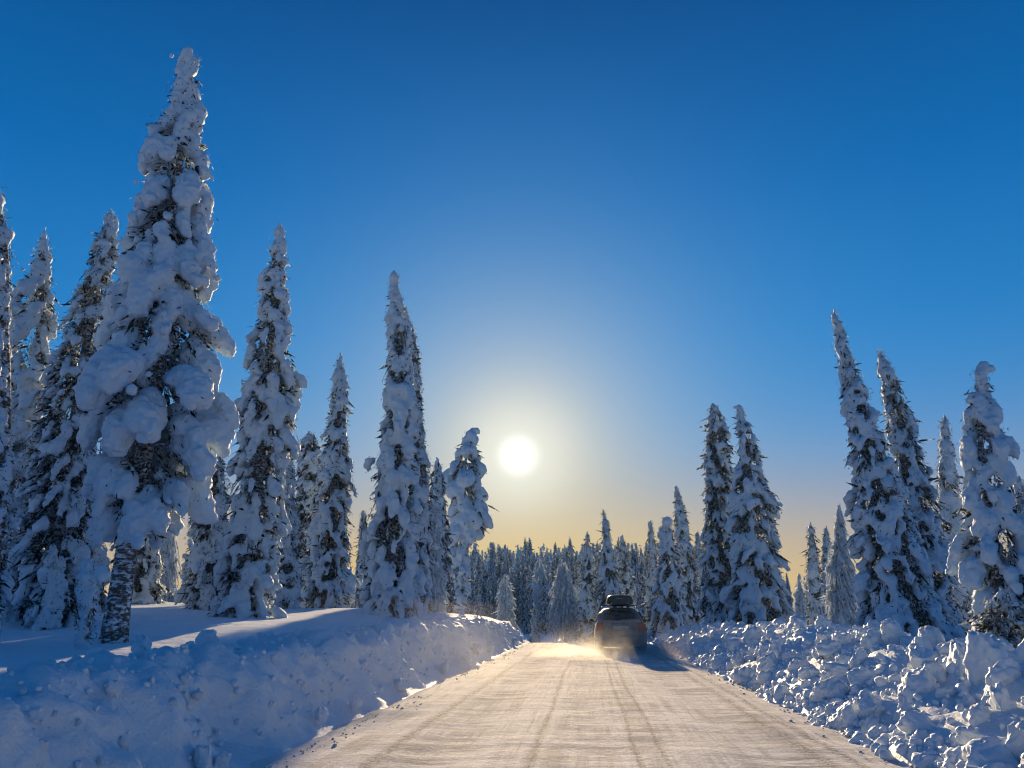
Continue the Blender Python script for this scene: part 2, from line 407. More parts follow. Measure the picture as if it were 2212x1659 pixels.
# broken lumps of ploughed snow: shared meshes, copied
random.seed(5); rng = np.random.default_rng(5)
def chunk_mesh(seed, round_=False):
    g = np.random.default_rng(seed); V, F = ICO4; v = V.copy()
    for _ in range(6 if not round_ else 2):
        n = g.normal(size=3); n /= np.linalg.norm(n); k = g.uniform(.45, .8) if not round_ else g.uniform(.7, .9)
        d = np.maximum(0, v @ n - k); v -= d[:, None] * n * .92
    v *= g.uniform(.7, 1.25, 3)
    v = np.array([Vector(p) * (1 + .26 * mnoise.noise(Vector(p) * 1.9 + Vector((seed, 0, 0))) + .20 * mnoise.noise(Vector(p) * 4.0 + Vector((0, seed, 0))) + .10 * mnoise.noise(Vector(p) * 9 + Vector((0, 0, seed)))) for p in v])
    me = bpy.data.meshes.new('snow_chunk')
    me.from_pydata([tuple(p) for p in v], [], [tuple(x) for x in F]); me.update(); me.materials.append(M_SNOW_CHUNK)
    me.polygons.foreach_set('use_smooth', np.ones(len(F), bool)); return me
CHUNKS = [chunk_mesh(i) for i in range(10)] + [chunk_mesh(20 + i, True) for i in range(4)]
def chunk_list(side, n, y0, y1, smin, smax, power, s_hi, s_lo=None):
    out = []
    for _ in range(n):
        Y = y0 + (y1 - y0) * random.random() ** 1.25
        s = ((.05 if side > 0 else .08) if s_lo is None else s_lo) + (s_hi - .07 if s_lo is None else s_hi - s_lo) * random.random() ** 1.15
        size = smin + (smax - smin) * random.random() ** power
        p, nn = bank_point(side, Y, s)
        rel = bank_relief(side, Y, p[0], p[2])
        q = Vector(p) + Vector(nn) * (rel * .8 + size * .05)
        out.append((size / max(Y, 4), size, q))
    return out
def scatter_chunks(parent, lst, keep, name):
    lst.sort(key=lambda t: -t[0])
    for _, size, q in lst[:keep]:
        o = bpy.data.objects.new('snow_chunk', random.choice(CHUNKS)); COL.objects.link(o); o.parent = parent
        o.location = q; o.rotation_euler = (random.uniform(-3, 3), random.uniform(-3, 3), random.uniform(-3, 3))
        o.scale = (size * random.uniform(.8, 1.2), size * random.uniform(.8, 1.2), size * random.uniform(.65, 1.0))
    V, F = ICO2; vs, fs, base = [], [], 0
    for _, size, q in lst[keep:]:
        rot = np.array(Matrix.Rotation(random.uniform(-3, 3), 3, Vector((random.random(), random.random(), random.random() + .1)).normalized()))
        v = V * (1 + rng.uniform(-.22, .22, (len(V), 1)))
        v = (v * rng.uniform(.7, 1.15, 3)) @ rot.T * size + np.array(q)
        vs.append(v); fs.append(F + base); base += len(V)
    if vs:
        o = mesh_obj(name, np.concatenate(vs), np.concatenate(fs), M_SNOW_CHUNK, parent, smooth=True); o['kind'] = 'stuff'
lst = chunk_list(1, 1100, 4.5, 30, .02, .07, 1.5, .10, .0) + chunk_list(1, 800, 4.5, 36, .05, .23, 2.3, .72) + chunk_list(1, 5200, 4.5, 50, .014, .055, 1.8, .70)
# single big blocks the photo shows along the foot and the crest of the bank
for (Y, s, size) in [(6.6, .16, .20), (7.3, .13, .16), (8.3, .12, .22), (9.6, .12, .20), (11.2, .12, .21), (9.0, .36, .30), (7.2, .45, .28), (12.5, .44, .30), (8.6, .66, .30), (10.4, .64, .26), (15.5, .60, .42), (13.5, .30, .28), (17.5, .13, .20), (6.2, .32, .26), (5.8, .2, .22), (19, .5, .34), (7.6, .62, .26), (11.6, .66, .24), (13.8, .65, .28)]:
    size *= .78 if s < .55 else .55; p, nn = bank_point(1, Y, s); lst.append((9, size, Vector(p) + Vector(nn) * size * .25))
scatter_chunks(bank_r, lst, 300, 'snow_crumbs')
lst = chunk_list(-1, 100, 4.5, 34, .03, .09, 2.4, .62) + chunk_list(-1, 1500, 4.5, 45, .010, .04, 1.6, .62) + chunk_list(-1, 1300, 4.5, 36, .015, .06, 1.8, .66, .44)
for (Y, s, size) in [(6.3, .075, .17), (6.6, .07, .11), (9.2, .08, .13), (10.5, .08, .11), (13, .08, .15), (7.2, .54, .14), (8.0, .55, .16), (9.4, .55, .17), (17, .09, .16), (20, .1, .22), (22, .12, .3), (27, .5, .28), (30, .5, .2), (33, .1, .22), (25, .11, .2)]:
    size *= .72; p, nn = bank_point(-1, Y, s); lst.append((9, size, Vector(p) + Vector(nn) * size * .4))
scatter_chunks(bank_l, lst, 170, 'snow_crumbs')
# crumbs and grit strewn along both road edges
vs, fs, base = [], [], 0; V, F = ICO1
for i in range(900):
    sd = random.choice((-1, 1)); Y = 5 + 35 * random.random() ** 1.6
    u = 2.80 - abs(random.gauss(0, .16)); u = u if random.random() < .93 else random.uniform(0, 2.6)
    size = (.005 + .016 * random.random() ** 3) * (1 if u > 2 else .6)
    v = V * (1 + rng.uniform(-.3, .3, (len(V), 1))) * size * np.array([1.2, 1.2, .8]) + np.array([float(road_x(Y)) + sd * u, Y, float(road_z(Y)) + .03 * (1 - (u / 2.75) ** 2) + size * .4])
    vs.append(v); fs.append(F + base); base += len(V)
M_GRIT = plain('dirty_snow_crumb', (.52, .52, .53), .9)
grit = mesh_obj('road_crumbs', np.concatenate(vs), np.concatenate(fs), M_GRIT, road, smooth=True); grit['kind'] = 'stuff'

# ------------------------------------------------------------------ trees
F_ = Vector((-math.sin(YAW) * math.cos(PITCH), math.cos(YAW) * math.cos(PITCH), math.sin(PITCH)))
R_ = Vector((math.cos(YAW), math.sin(YAW), 0)); U_ = R_.cross(F_)
EYE = Vector((0, 0, CAM_H))
def ray(x, y): return (R_ * (x - 1106) + U_ * (829.5 - y) + F_ * FPX).normalized()

def tri_blades(base, tip, width, g):
    """thin pointed blades: one triangle pair each (a kite)"""
    n = len(base); d = tip - base; side = np.cross(d, g.normal(size=(n, 3))); side /= np.linalg.norm(side, axis=1, keepdims=True) + 1e-9
    mid = base + d * .35
    a, b, c, e = base, mid + side * width[:, None], tip, mid - side * width[:, None]
    v = np.stack([a, b, c, e], 1).reshape(-1, 3)
    f = np.arange(n * 4).reshape(n, 4); return v, f

def grow(prof, seed, voxel, heavy=1.0, dark=.5, gap=.10, droop=.55, fine=.5, twig=.06, bare_below=None, lateral=Vector((1, 0, 0)), blade=1.0, hook=0.0, trunk_r=None, pmax=9.0):
    """prof: rows (z, left, right) in metres from the base, sideways along `lateral`. Returns pillow matrices, blades, trunk path."""
    g = np.random.default_rng(seed); rnd = random.Random(seed)
    P = sorted(prof); zs = np.array([p[0] for p in P]); lf = np.array([p[1] for p in P]); rt = np.array([p[2] for p in P])
    H = zs[-1]; lat = np.array(lateral); dep = np.array([-lat[1], lat[0], 0.0])
    mats, bb, bt, bw = [], [], [], []
    def ell(c, ax, rl, rs):
        ax = ax / (np.linalg.norm(ax) + 1e-9); s1 = np.cross(ax, g.normal(size=3)); s1 /= np.linalg.norm(s1) + 1e-9; s2 = np.cross(ax, s1)
        mats.append(np.column_stack([ax * rl, s1 * rs, s2 * rs * g.uniform(.8, 1.15), c]))
    def centre(z):
        l, r = np.interp(z, zs, lf), np.interp(z, zs, rt); return (l + r) / 2, (r - l) / 2
    cw = float(np.interp(0.0, zs, (lf + rt) / 2))
    def axis(z):
        c, r = centre(z); wgt = np.clip(z / H, 0, 1); return c * wgt + cw * (1 - wgt)
    z = max(zs[0], .12) if bare_below is None else bare_below
    while z < H * .985:
        c, r = centre(z); t = z / H
        pw = np.clip(.072 + .098 * r, .045, .26) * heavy * (1 - .35 * fine * (1 - t)); pw = min(pw, pmax)
        n = max(3, int(round(2 * math.pi * r * .92 / (pw * (2.6 if fine > .15 else 2.75)))))
        lump = 1 + (.22 if fine < .95 else .6) * mnoise.noise((seed * 3.7, z * (1.7 if fine < .95 else 16 / H), 0)); lop = rnd.random() * 6.28
        off = rnd.random() * 6.28
        for k in range(n):
            if rnd.random() < gap: continue
            ph = off + 6.283 * (k + rnd.uniform(-.35, .35)) / n
            out = lat * math.cos(ph) + dep * math.sin(ph)
            rr = r * lump * rnd.uniform(.74, 1.10) * (1 + .12 * math.cos(ph - lop)) * (1.22 if rnd.random() < .06 else 1) ; rr = max(.35 * r, rr - .42 * pw); zz = z + rnd.uniform(-.5, .5) * pw
            dr = droop * (.45 + r * .55) * rnd.uniform(.7, 1.4)
            c2 = c + 0 * r
            def pt(s): return lat * (axis(zz) * (1 - s) + c2 * s) + out * rr * s ** .75 + np.array([0, 0, zz + dr * .45 - dr * s ** 2.2])
            if rnd.random() < twig * .6:
                # a bare drooping spray of needles pushing past the snow
                L = rnd.uniform(.98, 1.20); q = np.linspace(.5, L, 20)
                for s in q:
                    b0 = pt(s); b1 = pt(s + .06); dd = (b1 - b0) / (np.linalg.norm(b1 - b0) + 1e-9)
                    for sg in (-1, 1, 0):
                        sd = np.cross(dd, [0, 0, 1.0]) * sg; ln = blade * rnd.uniform(.06, .125) * min(1, .5 + r * .5) * (1.15 - .6 * (s - .5) / (L - .5))
                        bb.append(b0); bt.append(b0 + (dd * .7 + sd * .7 + np.array([0, 0, -.55])) * ln); bw.append(.011 * blade)
                for s in (np.linspace(.55, L * .95, 5) if fine < .95 else ([rnd.uniform(.6, 1.0)] if rnd.random() < .3 else [])):
                    ell(pt(s) + np.array([0, 0, .02]), pt(s + .05) - pt(s), pw * .45, pw * .2)
                continue
            big = rnd.uniform(.65, 1.35)
            for s, fct in (((.56, .62), (.74, .95), (.90, .98), (1.03, .62)) if fine < .15 else ((.72, .72), (.87, 1.0), (1.0, .72))):
                w_ = pw * fct * big; ell(pt(s) + g.normal(size=3) * pw * .16, pt(s + .05) - pt(s) + np.array([0, 0, -.02]), w_ * rnd.uniform(1.0, 1.6), w_ * .84)
            for _ in range(rnd.randint(1, 4) if fine < .3 else rnd.randint(1, 4)):
                s = rnd.uniform(.55, 1.02); ell(pt(s) + g.normal(size=3) * min(pw * .8, .13) + np.array([0, 0, -pw * .3]), pt(s + .05) - pt(s), pw * rnd.uniform(.28, .5), pw * rnd.uniform(.18, .34))
            nb = int(rnd.uniform(40, 66) * (.5 + dark) / (blade ** .5))
            ss = g.uniform(.3, .92, nb)
            pts = np.array([pt(s) for s in ss]) + g.normal(size=(nb, 3)) * min(pw * .7, .15) + np.array([0, 0, -pw * .55]) - out * pw * .25
            dirs = out[None] * .55 + np.array([0, 0, -.75])[None] + g.normal(size=(nb, 3)) * .55
            ln = blade * g.uniform(.04, .105, nb) * min(1.0, .5 + r * .5)
            bb.extend(pts); bt.extend(pts + dirs * ln[:, None]); bw.extend(ln * g.uniform(.11, .2, nb))
        z += pw * (2.05 if fine < .15 else 2.35) * rnd.uniform(.85, 1.2)
    # the leader
    z = H * .965; 
    while z < H:
        c, r = centre(z); ell(lat * c + np.array([0, 0, z]) + g.normal(size=3) * .02, np.array([0, 0, 1.0]), max(.05, min(r, .12)) * 1.2, max(.035, min(r, .10)) * .8); z += .08
    if hook:
        c, r = centre(H)
        for q in np.linspace(0, 1, 7):
            ell(lat * (c + hook * q) + np.array([0, 0, H + abs(hook) * .45 * math.sin(q * 2.6) - .10 - abs(hook) * .2]), lat * hook, abs(hook) * .5, abs(hook) * .42)
    # inner dark boughs so that the crown is not hollow
    z = .3 if bare_below is None else bare_below * .85
    while z < H * .94:
        c, r = centre(z); nb = int((6 + 26 * r) * dark * 1.5 / (blade ** .6))
        ph = g.uniform(0, 6.283, nb); rad = r * np.sqrt(g.uniform(.02, .52 if fine < .95 else .2, nb))
        pts = lat[None] * (c + rad * np.cos(ph))[:, None] + dep[None] * (rad * np.sin(ph))[:, None]; pts[:, 2] = z + g.uniform(-.15, .15, nb)
        dirs = lat[None] * np.cos(ph)[:, None] * .6 + dep[None] * np.sin(ph)[:, None] * .6 + g.normal(size=(nb, 3)) * .4; dirs[:, 2] -= .6
        ln = blade * g.uniform(.14, .32, nb) * min(1.0, .4 + r)
        bb.extend(pts); bt.extend(pts + dirs * ln[:, None]); bw.extend(ln * g.uniform(.10, .18, nb)); z += .14 * blade ** .5
    tr = trunk_r or .022 * H
    path = [tuple(lat * axis(zz) + np.array([0, 0, zz])) for zz in np.linspace(-.25, H * .97, 14)]
    rad = [tr * (1.25 if i == 0 else 1.0) * (1 - .93 * i / 13) + .012 for i in range(14)]
    return mats, (np.array(bb), np.array(bt), np.array(bw)), (path, rad), g

def profile_m(rows, pos, lateral):
    """photo silhouette rows (y, left, right) -> metres in the upright plane through the tree's foot"""
    h = Vector((pos.x, pos.y, 0)).normalized(); D = Vector((pos.x, pos.y, 0)).length
    out = []
    for (y, xl, xr) in rows:
        v = []
        for x in (xl, xr):
            r = ray(x, y); tt = D / r.dot(h); p = EYE + r * tt; v.append(((p - pos).dot(lateral), p.z - pos.z))
        out.append(((v[0][1] + v[1][1]) / 2, v[0][0], v[1][0]))
    return out

def build_tree(name, label, cat, d, rows, seed, style=None, group=None, base_x=None):
    st = dict(style or {}); kind = st.pop('kind', 'spruce')
    if kind == 'frost': st['gap'] = .12; st['dark'] = .75; st['twig'] = 1.2; st['fine'] = 1.0; st['heavy'] = st.get('heavy', 1) * .9 + .1; st['droop'] = .8
    yb, xl, xr = rows[-1]; xb = base_x if base_x is not None else (xl + xr) / 2
    r = ray(xb, yb); h = Vector((r.x, r.y, 0)).normalized()
    pos = Vector((h.x * d, h.y * d, 0)); pos.z = float(ground(pos.x, pos.y)) - .03
    lateral = Vector((h.y, -h.x, 0))
    prof = profile_m(rows, pos, lateral)
    if prof[-1][0] > .05: prof.append((0.0, prof[-1][1], prof[-1][2]))
    prof = [p for p in prof if p[0] > -.05]
    root = tag(empty(name, pos), label, cat, group)
    mats, (bb, bt, bw), (path, rad), g = grow(prof, seed, None, lateral=lateral, blade=st.pop('blade', min(2.0, max(.8, d / 20))), **st)
    tv, tf = tube(path, rad, 10)
    mesh_obj('trunk', tv, tf, M_BARK, root, smooth=True)
    bv, bf = tri_blades(bb, bt, bw, g)
    mesh_obj('crown', bv, bf, M_FROST if kind == 'frost' else M_NEEDLE, root)
    ev, ef = ellipsoids(mats, ICO2)
    vx = max(.036, min(d * .0027, .08))
    me = remesh(ev, ef, vx, [(.30, .17), (.11, .10 if d < 32 else .05), (.05, .035)][:3 if d < 20 else 2])
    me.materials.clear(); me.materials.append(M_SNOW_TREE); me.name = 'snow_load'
    o = bpy.data.objects.new('snow_load', me); COL.objects.link(o); o.parent = root
    if kind == 'frost': o['kind'] = 'stuff'
    return root

TREES = []
def T(*a, **k): TREES.append((a, k))
SP, FT = 'snowy_spruce', 'frosted_tree'
# --- left of the road, nearest first
T(SP, 'tallest snow-laden spruce, huge white pillows over a bare snow-plastered trunk, nearest on the left', 'spruce', 13.0,
  [(105,400,412),(130,388,428),(160,378,437),(200,368,436),(250,345,443),(300,325,447),(340,308,460),(400,305,467),(440,300,460),(480,272,455),(520,262,455),(560,245,470),(600,238,475),(630,218,472),(655,225,430),(680,212,470),(720,195,490),(760,185,497),(820,165,502),(870,155,505),(930,165,505),(980,178,480),(1040,190,450),(1100,205,420),(1200,230,330),(1350,222,278)], 11,
  dict(heavy=1.5, dark=1.0, gap=.03, droop=.55, fine=.1, twig=.02, bare_below=1.95, trunk_r=.165, pmax=.27))
T(SP, 'dark spruce cut off by the left edge of the picture, needle sprays sticking out', 'spruce', 12.5,
  [(400,-14,0),(500,-25,14),(570,-45,30),(700,-70,18),(900,-80,25),(1200,-100,32),(1290,-95,25)], 12, dict(heavy=.9, dark=.9, gap=.2, twig=.22, fine=.4))
T(SP, 'narrow pale spruce at far left, second tip from the picture edge, sky beside it', 'spruce', 17.0,
  [(495,92,103),(550,72,110),(600,45,118),(640,22,130),(680,17,122),(740,10,115),(800,0,110),(900,-15,100),(1050,-30,100),(1290,-40,100)], 13, dict(heavy=1.05, dark=.6, gap=.12, fine=.4))
T(SP, 'dark leaning spruce close behind the tallest tree, its small snowy tip just left of it', 'spruce', 16.0,
  [(455,232,246),(500,215,256),(540,195,255),(600,172,250),(650,150,255),(720,125,240),(800,92,235),(900,68,225),(1000,50,220),(1150,32,205),(1285,40,190)], 14, dict(heavy=.7, dark=1.4, gap=.34, fine=.7, twig=.25))
T(SP, 'broad-footed snowy spruce right of the tallest tree, standing alone on the open snow', 'spruce', 18.5,
  [(485,594,608),(520,588,618),(600,566,624),(660,558,628),(700,550,630),(745,530,640),(800,524,645),(850,520,645),(900,508,646),(1000,498,630),(1100,490,620),(1200,470,605),(1280,462,588),(1335,466,578)], 15, dict(heavy=1.05, dark=.8, gap=.13, fine=.5, twig=.12))
T(SP, 'mid-sized spruce with a slim pointed top, midway between two taller spruces on the left', 'spruce', 27.0,
  [(765,730,740),(800,722,746),(850,714,755),(920,702,752),(1000,688,760),(1100,672,758),(1200,655,765),(1305,650,768)], 16, dict(heavy=.9, dark=.9, gap=.15, fine=.5, twig=.15))
T(SP, 'tall column-shaped spruce hung with long snow drapes, nearest to the sunlit bank on the left', 'spruce', 21.0,
  [(590,843,858),(640,838,872),(700,835,885),(760,833,890),(830,828,895),(900,820,900),(1000,805,905),(1100,790,910),(1200,782,915),(1300,778,918),(1335,782,908)], 17, dict(heavy=1.15, dark=.7, gap=.14, droop=.8, fine=.2, twig=.12))
T(SP, 'darker slender spruce pressed against the right flank of the tall draped column spruce', 'spruce', 24.0,
  [(660,868,876),(720,868,900),(800,872,910),(900,876,916),(1000,880,926),(1150,890,935),(1305,880,930)], 18, dict(heavy=.8, dark=.95, gap=.18, fine=.6, twig=.3))
T(SP, 'snow-choked pine with a drooping hooked crown, standing just left of the sun', 'pine', 50.0,
  [(930,1004,1024),(945,1000,1034),(970,985,1032),(1000,972,1045),(1030,960,1048),(1060,962,1046),(1090,975,1066),(1130,975,1068),(1160,972,1022),(1200,972,1014),(1250,976,1016),(1290,980,1008),(1325,984,1004)], 19,
  dict(heavy=2.0, dark=.5, gap=.06, droop=.6, fine=.0, twig=.03, bare_below=1.0, hook=.5, trunk_r=.22), base_x=992)
T(SP, 'thin small needle-sharp spruce between the draped column spruce and the hooked pine', 'spruce', 40.0,
  [(990,940,950),(1050,930,962),(1150,922,970),(1312,914,974)], 20, dict(heavy=.8, dark=.9, gap=.15, fine=.6, twig=.2))
T(FT, 'pale frosted bushy tree low behind the draped column spruce', 'tree', 34.0,
  [(1080,925,945),(1150,908,955),(1240,900,962),(1312,898,962)], 21, dict(kind='frost', heavy=.6, dark=1.2, gap=.35, fine=.6, twig=.2))
T(SP, 'bushy frosted pine with a blunt ragged top, half hidden behind the slim mid-sized spruce', 'pine', 30.0,
  [(932,655,680),(970,645,695),(1050,638,702),(1180,632,705),(1300,635,700)], 22, dict(heavy=.65, dark=1.2, gap=.25, fine=.7, twig=.3))
T(SP, 'small spruce filling the gap behind the right side of the broad-footed spruce', 'spruce', 24.0,
  [(900,606,616),(1000,600,636),(1100,596,642),(1200,590,648),(1298,586,652)], 23, dict(heavy=.75, dark=1.0, gap=.2, fine=.6))
T(SP, 'low distant spruce tip in the gap left of the draped column spruce', 'spruce', 46.0,
  [(1104,780,790),(1200,770,800),(1312,764,806)], 24, dict(heavy=.8, dark=.9, gap=.15, fine=.6))
T(SP, 'drooping dark spruce with hanging boughs, between the tallest tree and the broad-footed spruce', 'spruce', 22.5,
  [(890,450,462),(960,432,480),(1040,418,492),(1150,402,504),(1290,392,512)], 25, dict(heavy=.75, dark=1.1, gap=.22, fine=.8, droop=.95))
T(SP, 'shaded spruce behind the bare trunk of the tallest tree', 'spruce', 25.0, [(920,292,304),(1020,262,335),(1120,245,350),(1288,232,362)], 26, dict(heavy=.8, dark=1.1, gap=.2, fine=.7))
T(SP, 'dusky spruce deep in the left thicket, below the pale narrow spruce', 'spruce', 21.0, [(870,120,134),(980,92,160),(1100,78,180),(1286,66,196)], 27, dict(heavy=.8, dark=1.2, gap=.2, fine=.8))
T(SP, 'low dark spruce at the left picture edge, under the spruce with the needle sprays', 'spruce', 22.0, [(850,12,30),(960,-15,60),(1100,-35,80),(1280,-45,90)], 28, dict(heavy=.8, dark=1.2, gap=.2, fine=.8))
T(FT, 'bright sunlit frosted birch glimpsed between the tallest tree and its right-hand neighbour', 'birch', 33.0, [(1060,345,362),(1140,330,380),(1220,326,386),(1284,330,384)], 29, dict(kind='frost', heavy=.5, dark=1.3, gap=.45, fine=.8, twig=.4))
T(SP, 'little bent sapling bowed under snow, just left of the foot of the tallest tree', 'sapling', 12.2, [(1225,172,204),(1260,160,214),(1300,168,208),(1350,176,204)], 30, dict(heavy=.8, dark=.5, gap=.2, droop=.8, twig=.0, trunk_r=.035, blade=.8, hook=.2))
T(SP, 'stubby snow-wrapped sapling at the left, among the shaded trunks behind the mound', 'sapling', 15.5, [(1180,106,124),(1230,92,138),(1290,86,142)], 31, dict(heavy=.9, dark=.6, gap=.15, trunk_r=.05))
T(SP, 'shaded spruce filling the thicket between the leaning dark spruce and tallest trunk', 'spruce', 19.0, [(960,184,196),(1060,162,214),(1160,150,228),(1286,146,236)], 32, dict(heavy=.8, dark=1.1, gap=.2, fine=.7))
# --- straight ahead
T(FT, 'small rounded frosted pine at the mouth of the wood, right of the hooked pine', 'pine', 60.0, [(1240,1084,1098),(1285,1073,1110),(1345,1070,1116)], 40, dict(kind='frost', heavy=.8, dark=.9, gap=.2, fine=.3))
T(FT, 'frosted flat-topped pine standing before the dark far wood', 'pine', 72.0, [(1206,1158,1170),(1250,1150,1182),(1280,1146,1190),(1335,1156,1178)], 41, dict(kind='frost', heavy=.8, dark=.9, gap=.25, fine=.3))
T(SP, 'tiny snow-covered spruce low in the blue clearing ahead', 'spruce', 52.0, [(1305,1150,1158),(1340,1146,1163),(1372,1145,1166)], 42, dict(heavy=.9, dark=.6, gap=.15))
T(FT, 'pale sunlit frosted birch left of the car, bare thin trunk below its drooping crown', 'birch', 52.0, [(1216,1207,1220),(1255,1196,1238),(1300,1190,1250),(1330,1189,1254),(1368,1194,1250)], 43, dict(kind='frost', heavy=.5, dark=1.3, gap=.4, fine=.6, droop=.9, bare_below=1.4, twig=.3))
T(SP, 'slim dark spruce between the pale birch and the car', 'spruce', 55.0, [(1198,1249,1255),(1270,1242,1262),(1368,1237,1270)], 44, dict(heavy=.8, dark=.9, fine=.5))
T(SP, 'snowy spruce immediately left of the roof box, behind the car', 'spruce', 50.0, [(1148,1266,1272),(1200,1258,1280),(1280,1250,1290),(1368,1244,1296)], 45, dict(heavy=.95, dark=.7, fine=.4))
T(SP, 'tallest spruce directly behind the car, crooked thin tip against the yellow sky', 'spruce', 46.0, [(1103,1300,1305),(1125,1301,1316),(1150,1300,1318),(1180,1300,1324),(1230,1296,1334),(1290,1292,1346),(1362,1288,1352)], 46, dict(heavy=1.0, dark=.7, fine=.3))
T(SP, 'frosted spruce behind the right shoulder of the car', 'spruce', 50.0, [(1155,1340,1347),(1230,1335,1364),(1300,1331,1374),(1362,1330,1380)], 47, dict(heavy=.9, dark=.8, fine=.5))
T(SP, 'slim spruce, leftmost of the group just right of the car', 'spruce', 49.0, [(1125,1402,1408),(1200,1398,1420),(1352,1394,1426)], 48, dict(heavy=.9, dark=.75, fine=.4))
T(SP, 'round-headed snow-capped spruce right of the car, its blunt top bent over', 'spruce', 42.0, [(1119,1426,1450),(1150,1424,1456),(1250,1412,1470),(1352,1400,1482)], 49, dict(heavy=1.1, dark=.65, fine=.3, hook=.2))
T(SP, 'sharp spruce with a slender spire, beside the round-headed spruce right of the car', 'spruce', 45.0, [(1050,1457,1464),(1120,1456,1484),(1200,1460,1500),(1350,1464,1522)], 50, dict(heavy=.95, dark=.75, fine=.4))
T(SP, 'small dark spruce in the gap before the pair of tall trees right of the car', 'spruce', 54.0, [(1150,1503,1510),(1250,1498,1520),(1350,1494,1530)], 51, dict(heavy=.8, dark=.9, fine=.5))
T(SP, 'left one of the tall spruce pair right of the car, ragged sprays on one side', 'spruce', 36.0, [(873,1530,1550),(900,1526,1565),(930,1523,1575),(1000,1521,1585),(1080,1519,1590),(1200,1515,1598),(1342,1515,1602)], 52, dict(heavy=.9, dark=.9, fine=.4, twig=.22, gap=.15))
T(SP, 'right one of the tall spruce pair right of the car, broad base and bulging snow', 'spruce', 34.0, [(876,1590,1602),(910,1588,1616),(960,1592,1640),(1010,1590,1650),(1060,1577,1674),(1150,1574,1688),(1250,1572,1702),(1345,1570,1712)], 53, dict(heavy=1.15, dark=.8, fine=.4, twig=.12, gap=.12, hook=-.2))
# --- right of the road
T(FT, 'little frosted spruce beside the foot of the bulging right-hand spruce of the pair', 'spruce', 48.0, [(1240,1722,1730),(1300,1715,1742),(1350,1712,1746)], 60, dict(kind='frost', heavy=.7, dark=.9, gap=.25))
T(SP, 'thin dark spruce with beaded snow, alone in the gap right of the tall pair', 'spruce', 42.0, [(1130,1746,1756),(1200,1743,1770),(1280,1742,1780),(1358,1744,1786)], 61, dict(heavy=.95, dark=.8, fine=.3))
T(SP, 'small pointed spruce tip behind the thin beaded spruce', 'spruce', 56.0, [(1138,1780,1787),(1220,1775,1800),(1356,1770,1810)], 62, dict(heavy=.8, dark=.9, fine=.5))
T(FT, 'twiggy frosted birch at the left foot of the big leaning spruces', 'birch', 35.0, [(1088,1808,1816),(1150,1800,1832),(1220,1788,1846),(1362,1782,1854)], 63, dict(kind='frost', heavy=.5, dark=1.3, gap=.4, droop=.9, fine=.8, twig=.4))
T(SP, 'tall leaning spruce with a long crooked snowy spire, right of the road', 'spruce', 23.0, [(665,1797,1804),(720,1800,1822),(780,1806,1845),(850,1815,1878),(920,1828,1900),(1000,1832,1935),(1100,1832,1975),(1200,1840,2015),(1300,1848,2050),(1395,1850,2080)], 64, dict(heavy=.95, dark=.9, fine=.5, twig=.18, gap=.14))
T(SP, 'second leaning spruce close behind the crooked spire, its own sharp tip to the right', 'spruce', 25.5, [(750,1892,1900),(800,1898,1930),(850,1905,1955),(900,1905,1975),(980,1920,2000),(1060,1930,2022),(1200,1940,2055),(1395,1960,2095)], 65, dict(heavy=.9, dark=.95, fine=.5, twig=.25, gap=.16))
T(SP, 'slim beaded spruce between the leaning spruces and the hook-topped one', 'spruce', 30.0, [(895,2035,2045),(960,2030,2062),(1050,2025,2076),(1200,2030,2090),(1390,2030,2092)], 66, dict(heavy=.95, dark=.8, fine=.4))
T(SP, 'big smooth snow-padded spruce at right with a hooked white top', 'spruce', 17.0, [(790,2108,2134),(820,2095,2140),(860,2080,2150),(920,2080,2165),(1000,2068,2192),(1100,2062,2228),(1200,2060,2258),(1300,2068,2280),(1405,2078,2290)], 67, dict(heavy=1.45, dark=.7, fine=.2, gap=.10, hook=.16, twig=.07))
T(SP, 'frosted spruce cut by the right picture edge, behind the snow-padded one', 'spruce', 28.0, [(1030,2192,2212),(1120,2186,2236),(1240,2180,2248),(1395,2176,2256)], 68, dict(heavy=.8, dark=1.0, gap=.25, fine=.6))
T('twiggy_bush', 'low twiggy dark bush on the far slope of the right bank, at the picture edge', 'bush', 13.5, [(1290,2130,2190),(1340,2100,2230),(1405,2085,2240)], 69, dict(heavy=.55, dark=1.8, gap=.55, fine=.8, twig=.5, trunk_r=.04))
for a, k in TREES:
    build_tree(*a, **k)

# ------------------------------------------------------------------ the far wood: copies of a few spruces
def far_proto(seed, H, r):
    prof = [(0.0, -r, r), (H * .35, -r * .85, r * .85), (H * .65, -r * .55, r * .55), (H * .85, -r * .30, r * .30), (H, -.05, .05)]
    mats, (bb, bt, bw), (path, rad), g = grow(prof, seed, None, heavy=1.15, dark=.30, gap=.12, fine=.2, twig=.12, blade=3.2)
    ev, ef = ellipsoids(mats[::2] + mats[1::4], ICO1); bv, bf = tri_blades(bb, bt, bw * 1.2, g)
    tv, tf = tube(path, rad, 6); tv = np.array([tuple(x) for x in tv]); tf = np.array(tf)
    V = np.concatenate([ev, bv, tv]); n1, n2 = len(ev), len(ev) + len(bv)
    faces = [tuple(f) for f in ef] + [tuple(f + n1) for f in bf] + [tuple(f + n2) for f in tf]
    me = bpy.data.meshes.new('distant_spruce'); me.from_pydata([tuple(v) for v in V], [], faces); me.update()
    for m in (M_SNOW_TREE, M_NEEDLE_FAR, M_BARK): me.materials.append(m)
    me.polygons.foreach_set('material_index', np.array([0] * len(ef) + [1] * len(bf) + [2] * len(tf), np.int32))
    me.polygons.foreach_set('use_smooth', np.array([True] * len(ef) + [False] * len(bf) + [True] * len(tf)))
    return me
PROTO = [far_proto(101 + i, 10.0, (.85, 1.05, .75, .95, 1.15, .8)[i]) for i in range(6)]
random.seed(21); placed = []
